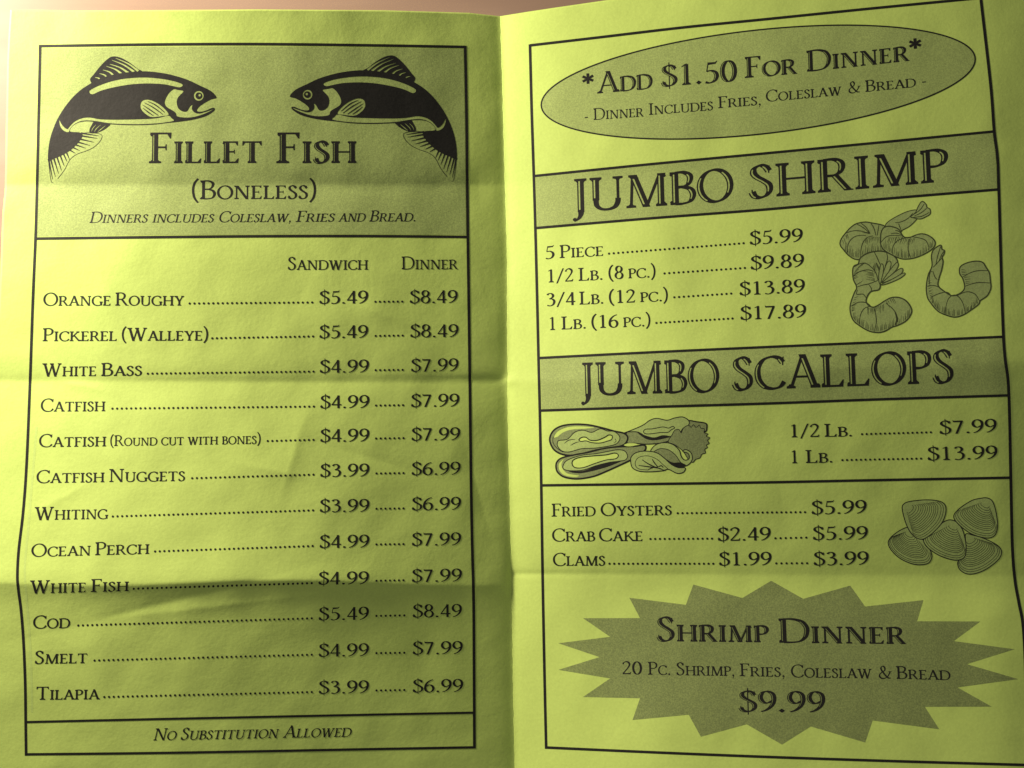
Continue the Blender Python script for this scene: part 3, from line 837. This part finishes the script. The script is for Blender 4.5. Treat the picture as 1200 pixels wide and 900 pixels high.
s += outline([(78, 240), (90, 218), (150, 208), (200, 160), (260, 145), (320, 160), (380, 135), (430, 150), (480, 155), (517, 190), (510, 225), (470, 250), (350, 270), (250, 275), (160, 298), (110, 290), (85, 265)], 'l', 'k', 6.2)
s += outline([(230, 212), (250, 195), (280, 195), (310, 215), (360, 215), (410, 195), (440, 178), (465, 185), (460, 210), (430, 222), (380, 235), (320, 232), (280, 220), (245, 224)], None, 'k', 7.0)
s += stroke([(128, 238), (160, 215), (205, 209)], [3, 7, 3], 'k'); s += stroke([(172, 252), (200, 236), (232, 226)], [3, 7, 3], 'k'); s += stroke([(485, 205), (492, 220), (480, 235)], 4, 'k')
s += outline([(70, 410), (75, 370), (110, 340), (200, 318), (300, 300), (400, 275), (500, 262), (620, 258), (690, 250), (698, 280), (660, 315), (600, 352), (520, 390), (420, 435), (330, 470), (220, 487), (130, 475), (85, 445)], 'g', 'k', 11.8)
s += fill([(85, 400), (92, 372), (125, 345), (108, 380), (115, 415), (150, 448), (230, 463), (200, 474), (130, 462), (95, 432)], None)
s += outline([(118, 400), (140, 362), (200, 335), (270, 318), (350, 310), (430, 295), (500, 283), (550, 290), (572, 322), (560, 352), (520, 362), (440, 372), (350, 395), (260, 425), (180, 430), (130, 422)], 'l', 'k', 6.2)
s += outline([(183, 385), (190, 355), (240, 335), (330, 325), (420, 318), (480, 305), (508, 320), (490, 345), (420, 355), (340, 380), (260, 408), (205, 408)], None, 'k', 7.0)
s += fill([(160, 434), (260, 430), (350, 397), (440, 374), (538, 357), (450, 397), (360, 424), (260, 446), (200, 446)], 'k')
s += fill([(545, 248), (575, 236), (620, 236), (640, 244), (610, 256), (570, 258)], None)
s += outline([(885, 178), (905, 145), (935, 140), (950, 165), (965, 130), (1000, 110), (1020, 125), (1035, 106), (1055, 126), (1077, 108), (1088, 132), (1113, 135), (1110, 162), (1137, 170), (1125, 187), (1150, 197), (1135, 217), (1146, 237), (1125, 250), (1134, 265), (1115, 280), (1120, 305), (1095, 313), (1080, 340), (1050, 350), (1030, 372), (1000, 350), (960, 290), (900, 245), (858, 228)], 'g', 'k', 5.5, n=3)
s += outline([(735, 300), (768, 250), (830, 232), (890, 245), (935, 285), (950, 330), (975, 355), (1005, 345), (1000, 310), (960, 293), (985, 282), (1020, 305), (1027, 350), (1000, 387), (950, 400), (880, 390), (800, 340)], 'l', 'k', 7.0)
s += outline([(755, 300), (800, 275), (860, 283), (910, 320), (945, 370), (980, 392), (900, 392), (840, 350), (790, 310)], 'g', 'k', 5.5)
s += fill([(785, 305), (840, 345), (890, 372), (945, 372), (985, 396), (930, 408), (870, 388), (820, 348)], 'k')
s += outline([(595, 370), (600, 330), (640, 300), (710, 292), (780, 305), (830, 340), (880, 385), (930, 408), (977, 410), (965, 440), (920, 448), (860, 420), (820, 430), (740, 437), (660, 434), (610, 412)], 'l', 'k', 7.0)
s += stroke([(860, 420), (820, 385), (780, 350), (720, 326), (660, 332), (632, 356), (628, 392), (655, 418), (720, 425)], 4.5, 'k')
for p in ([(650, 393), (720, 402), (810, 415)], [(675, 353), (740, 393), (840, 430)], [(745, 347), (762, 375), (785, 402)], [(715, 425), (745, 410), (790, 402)], [(790, 402), (810, 395), (825, 408)]):
    s += stroke(p, [5, 9, 5], 'k')
emit('oyster_drawing', flatten(to_px(s, O)), right, LIFT_INK, 'opened shellfish drawn with a lettuce leaf', L=3.5)

# clams
K = lambda p: (1035 + p[0] / 8.276, 580 + p[1] / 8.276)
def clam(umbo, out, arc, flip=False):
    s = fill(out, 'l', n=4)
    fr = [.20, .27, .33] + list(np.arange(.39, .77, .052)) + [.80, .88, .94]
    for f in fr:
        f += random.uniform(-.004, .004)
        s += stroke([(umbo[0] + f * (x - umbo[0]), umbo[1] + f * (y - umbo[1])) for x, y in arc], [4.8, 5.4, 5.0, 5.4, 4.8], 'k', n=3)
    s += stroke(out, 9.5, 'k', True, n=4)
    return s
cl = {
 'd': clam((250, 345), [(240, 318), (300, 370), (380, 430), (430, 490), (465, 560), (470, 610), (440, 660), (370, 677), (280, 668), (170, 620), (90, 550), (50, 480), (60, 430), (110, 380), (180, 335)],
           [(85, 405), (60, 430), (50, 480), (90, 550), (170, 620), (280, 668), (370, 677), (440, 660), (470, 610), (468, 575)]),
 'e': clam((830, 400), [(800, 380), (870, 390), (960, 415), (1060, 460), (1120, 500), (1148, 550), (1130, 610), (1070, 670), (980, 730), (880, 765), (800, 762), (740, 720), (722, 660), (740, 630), (780, 560), (800, 480)],
           [(1095, 480), (1120, 500), (1148, 550), (1130, 610), (1070, 670), (980, 730), (880, 765), (800, 762), (740, 720), (722, 665)]),
 'c': clam((695, 268), [(600, 255), (655, 242), (720, 268), (770, 340), (795, 430), (805, 520), (790, 600), (730, 632), (640, 622), (530, 580), (430, 510), (390, 440), (430, 405), (500, 350), (550, 290)],
           [(415, 418), (390, 440), (430, 510), (530, 580), (640, 622), (730, 632), (790, 600), (804, 535)]),
 'a': clam((212, 112), [(185, 135), (190, 100), (220, 75), (280, 60), (400, 48), (500, 52), (570, 70), (605, 110), (605, 180), (570, 270), (500, 350), (440, 400), (380, 430), (320, 415), (270, 370), (230, 300), (200, 210)],
           [(545, 62), (570, 70), (605, 110), (605, 180), (570, 270), (500, 350), (440, 400), (380, 430), (320, 415), (290, 390)]),
 'b': clam((1010, 55), [(940, 34), (1000, 28), (1050, 50), (1080, 110), (1100, 200), (1110, 300), (1090, 380), (1040, 415), (960, 412), (860, 380), (770, 320), (700, 250), (685, 200), (720, 150), (790, 95), (870, 50)],
           [(720, 150), (685, 200), (700, 250), (770, 320), (860, 380), (960, 412), (1040, 415), (1090, 380), (1108, 310)])}
sh = []
for k in 'decab': sh += owned(to_px(cl[k], K), k)
emit_owned(sh, {'a': ('clam_drawing', 'upper left clam shell'), 'b': ('clam_drawing', 'upper right clam shell'), 'c': ('clam_drawing', 'middle clam shell'),
                'd': ('clam_drawing', 'lower left clam shell'), 'e': ('clam_drawing', 'lower right clam shell')}, right, L=3.5)

# ------------------------------------------------------------------ lettering
def text(name, segs, cap, parent, label=None, **kw):
    return emit(name, words(segs, cap, **kw), parent, LIFT_INK, label, L=3.0)

def leader(x0, y0, x1, y1, parent, n=None, r=1.38):
    n = n or max(2, int(round((x1 - x0) / 5.53)) + 1)
    P, T = [], []
    for k in range(n):
        f = k / (n - 1); cx, cy = x0 + 1.2 + (x1 - x0 - 2.4) * f, y0 + (y1 - y0) * f - 1.2
        b = len(P); P.append((cx, cy))
        for j in range(8): P.append((cx + r * math.cos(j * math.pi / 4), cy + r * math.sin(j * math.pi / 4)))
        for j in range(8): T.append((b, b + 1 + j, b + 1 + (j + 1) % 8))
    return emit('dot_leader', (P, T, ['k'] * len(T)), parent, LIFT_INK)

# left page header
text('heading', [('Fillet', 176, 191.3, 307, 191), ('Fish', 325.5, 191.2, 417.5, 191)], 36, left, 'heading reading Fillet Fish', inline=True, ratio=.71)
text('subheading', [('(Boneless)', 224.5, 233.5, 371, 233)], 22, left, 'subheading reading Boneless', ratio=.72)
text('note', [('Dinners', 105, 261.2, 172, 260.8), ('includes', 178.5, 260.8, 249.5, 260.5), ('Coleslaw,', 256, 260.5, 341, 260), ('Fries', 347, 260, 391, 259.8), ('and', 397, 259.8, 427, 259.6), ('Bread.', 433, 259.6, 487, 259.4)], 13, left, 'italic note about coleslaw, fries and bread', italic=True, ratio=.74)
text('column_heading', [('Sandwich', 337.5, 316.2, 431, 316)], 15, left, 'column heading Sandwich')
text('column_heading', [('Dinner', 471, 315.6, 536, 315.5)], 15, left, 'column heading Dinner')
text('note', [('No', 179.5, 867.6, 205.5, 867), ('Substitution', 211.5, 867, 325, 864.8), ('Allowed', 332, 864.6, 410.5, 863.4)], 14, left, 'italic note reading No Substitution Allowed', italic=True)

ROWS = [
 ([('Orange', 51, 358.3, 129.5, 358), ('Roughy', 135.5, 358, 215, 358)], (221, 356.8, 367, 355.6), ('$5.49', 374.5, 356, 431, 355.6), (438.7, 354.8, 472.5, 354.6), ('$8.49', 480.5, 355.4, 536, 355)),
 ([('Pickerel', 50.5, 399.8, 136.5, 399.4), ('(Walleye)', 142.5, 399.3, 244, 399)], (247.5, 397.6, 368, 395.4), ('$5.49', 374.5, 396.3, 431, 396), (439, 394.8, 473, 394.4), ('$8.49', 481, 395.3, 537, 395)),
 ([('White', 50, 441, 112.5, 440.6), ('Bass', 119, 440.6, 166, 440)], (172, 439, 368.5, 436.6), ('$4.99', 375, 437, 432, 436.4), (439, 435, 473, 434.6), ('$7.99', 482, 435.6, 537, 435)),
 ([('Catfish', 48, 482.4, 123, 481.8)], (130.5, 480, 369, 477.6), ('$4.99', 375.5, 478.5, 432.5, 478), (439.5, 476.4, 473.5, 476), ('$7.99', 482, 477, 538, 476.4)),
 ([('Catfish', 46, 524, 124, 523), ('(Round cut with bones)', 129, 522.6, 305.5, 520, 12.4)], (312.5, 518, 368.5, 516.6), ('$4.99', 375.5, 518, 432.5, 517.3), (439.5, 515, 474, 514.6), ('$7.99', 482.5, 516.4, 539, 515.8)),
 ([('Catfish', 43, 566.2, 122, 565), ('Nuggets', 128, 564.8, 216.5, 563.6)], (224, 561.6, 368.5, 557.4), ('$3.99', 375.5, 558.9, 432.5, 558.3), (440, 556, 474, 555.6), ('$6.99', 482.7, 556.8, 539.5, 556.2)),
 ([('Whiting', 41, 609.4, 126, 608)], (131, 606.4, 368, 599.2), ('$3.99', 375, 600.2, 432.5, 599.8), (440, 597.4, 474, 597), ('$6.99', 483, 598, 540, 597.4)),
 ([('Ocean', 37, 652.6, 106, 650.8), ('Perch', 112, 650.6, 174.5, 649)], (180.5, 647.4, 367.5, 641), ('$4.99', 374.8, 642.2, 432.5, 641.6), (440, 639.2, 474, 638.8), ('$7.99', 483, 639.6, 540, 639)),
 ([('White', 35.5, 695.4, 100.5, 694), ('Fish', 107, 693.8, 150.5, 692.8)], (155.5, 691.2, 366.5, 684.6), ('$4.99', 373.5, 685.2, 432, 684.6), (440, 681.8, 474, 681.2), ('$7.99', 483, 682.2, 541, 681.4)),
 ([('Cod', 39, 736.6, 81.5, 735.8)], (90.5, 734.2, 366.5, 725.8), ('$5.49', 373.8, 727, 432, 726.2), (440, 723, 475, 722.4), ('$8.49', 484, 723.6, 541, 723)),
 ([('Smelt', 41, 778, 102, 777)], (109.5, 775.2, 366.5, 768.4), ('$4.99', 373.8, 769.6, 432, 769), (440, 766.6, 475, 766.2), ('$7.99', 484, 767, 542, 766.4)),
 ([('Tilapia', 42.5, 820, 116, 819.4)], (121, 818, 366.5, 812.2), ('$3.99', 373.8, 813, 432, 812.4), (440, 810.4, 475, 809.8), ('$6.99', 484, 811.4, 542.5, 810.8))]
for nm, l1, p1, l2, p2 in ROWS:
    word = ' '.join(s_[0] for s_ in nm)
    text('item_name', nm, 15.2, left, 'item name reading ' + word, weight=1.06)
    leader(*l1, left); text('price', [p1], 15.0, left, 'sandwich price of ' + word, weight=1.02)
    leader(*l2, left, n=7); text('price', [p2], 15.0, left, 'dinner price of ' + word, weight=1.02)

# right page
text('heading', [('*', 683, 114.5, 697.5, 113.2, 28), ('Add', 701, 109.6, 764, 103.8), ('$1.50', 776, 101.6, 863, 95), ('For', 874, 91.4, 933.5, 86.5), ('Dinner', 946.5, 84, 1065, 71.4), ('*', 1066.5, 73.5, 1082, 72, 28)], 24.6, right, 'heading reading Add $1.50 For Dinner', inline=True, ratio=.71, weight=1.0)
text('note', [('-', 685, 142.6, 689.5, 142), ('Dinner', 696, 140.6, 754, 136.6), ('Includes', 760.5, 134.8, 835.5, 129), ('Fries,', 842, 126.8, 892, 122.8), ('Coleslaw', 898, 119.4, 986, 111.4), ('&', 994.5, 109.4, 1007.5, 108.2), ('Bread', 1014.5, 107.8, 1073, 101.8), ('-', 1080.5, 101, 1086, 100.4)], 13.6, right, 'note about fries, coleslaw and bread')
text('heading', [('JUMBO', 673, 248.4, 859, 235.4), ('SHRIMP', 880, 233.0, 1111, 212.4)], 38.5, right, 'heading reading Jumbo Shrimp', inline=2, weight=1.08)
text('heading', [('JUMBO', 682.5, 463.5, 842.5, 459.2), ('SCALLOPS', 860, 457.6, 1118, 448.4)], 38.5, right, 'heading reading Jumbo Scallops', inline=2, weight=1.08)
def item(nm, l1, p1, label, l2=None, p2=None):
    text('item_name', nm, 15.2, right, 'item name reading ' + label, weight=1.06)
    leader(*l1, right); text('price', [p1], 15.6, right, 'price of ' + label, weight=1.02)
    if l2:
        leader(*l2, right, n=7); text('price', [p2], 15.6, right, 'dinner price of ' + label, weight=1.02)
item([('5', 639, 303.6, 650, 303), ('Piece', 656.5, 302.5, 707, 299.8)], (712.5, 298.4, 872.5, 286.2), ('$5.99', 879, 286.8, 940.5, 283.2), '5 Piece shrimp')
item([('1/2', 641, 331.2, 672, 329.6), ('Lb.', 678.5, 329.2, 706.5, 327.8), ('(8', 713, 327.4, 730.5, 326.6), ('pc.)', 737, 326.2, 768.5, 325)], (777.5, 321.6, 874, 315.2), ('$9.89', 880, 316, 942, 312.8), 'half pound shrimp')
item([('3/4', 640.5, 358.8, 674, 357.4), ('Lb.', 679.5, 357, 707.5, 355.8), ('(12', 713.5, 355.6, 744.5, 354.4), ('pc.)', 751, 354, 783, 352.8)], (789, 349.6, 858, 345.2), ('$13.89', 867, 346.2, 943, 342.6), 'three quarter pound shrimp')
item([('1', 643, 387, 652, 386.6), ('Lb.', 658.5, 386.2, 687, 385), ('(16', 693, 384.8, 724.5, 383.6), ('pc.)', 731, 383.4, 762.5, 382.2)], (768, 379.6, 859.5, 374.4), ('$17.89', 868, 374.9, 944.5, 372), 'one pound shrimp')
item([('1/2', 925.5, 512.6, 960.5, 512), ('Lb.', 967, 511.9, 999, 511.4)], (1009, 510, 1092, 507.8), ('$7.99', 1101.5, 508.8, 1168, 506.4), 'half pound scallops')
item([('1', 926.5, 543, 936, 542.8), ('Lb.', 945, 542.6, 976, 542)], (986, 540.4, 1080.5, 538.6), ('$13.99', 1087.5, 539.6, 1169, 537.8), 'one pound scallops')
item([('Fried', 647, 605.4, 697.5, 604.8), ('Oysters', 704.5, 604.6, 787, 603.6)], (793, 602.6, 944.5, 601.4), ('$5.99', 951.5, 602.8, 1015.5, 601.6), 'Fried Oysters')
item([('Crab', 647.5, 634.6, 697, 634.2), ('Cake', 702.5, 634.2, 753, 634)], (761, 632.8, 835.5, 632.4), ('$2.49', 841.5, 634, 903, 633.2), 'Crab Cake', (907.5, 632, 946, 631.2), ('$5.99', 953, 632.8, 1017, 632.2))
item([('Clams', 648.5, 663.2, 709, 662.8)], (713, 661.8, 837, 661.8), ('$1.99', 843, 662.8, 904, 662.4), 'Clams', (908.5, 661.4, 947, 661.2), ('$3.99', 954, 662.6, 1018, 661.8))
text('heading', [('Shrimp', 771, 751.4, 900, 752.8), ('Dinner', 914, 753.2, 1061, 754.8)], 28.5, right, 'heading reading Shrimp Dinner', inline=True, ratio=.69, weight=1.0)
text('note', [('20', 729.5, 790, 752, 790.4), ('Pc.', 760, 790.6, 786, 791), ('Shrimp,', 793, 791.2, 861, 792.2), ('Fries,', 867.5, 792.4, 920, 793.2), ('Coleslaw', 927.5, 793.7, 1021.5, 795), ('&', 1030, 795.2, 1044, 795.3), ('Bread', 1051, 795.5, 1113.5, 797)], 15, right, 'note on the 20 piece shrimp dinner', ratio=.74)
text('price', [('$9.99', 867, 834, 967, 835)], 24.5, right, 'large price of the shrimp dinner', inline=True, weight=.95)

# faint print showing through from the back of the sheet
emit('show_through_print', flatten(stroke([(43, 500), (38, 560), (33, 620), (29, 665), (31, 700), (35, 750), (37, 800), (37.5, 835)], 2.6, 'h')), left, 0.00001, 'faint rule showing through at the left', L=5)

print('tris', sum(len(m.polygons) for m in bpy.data.meshes))
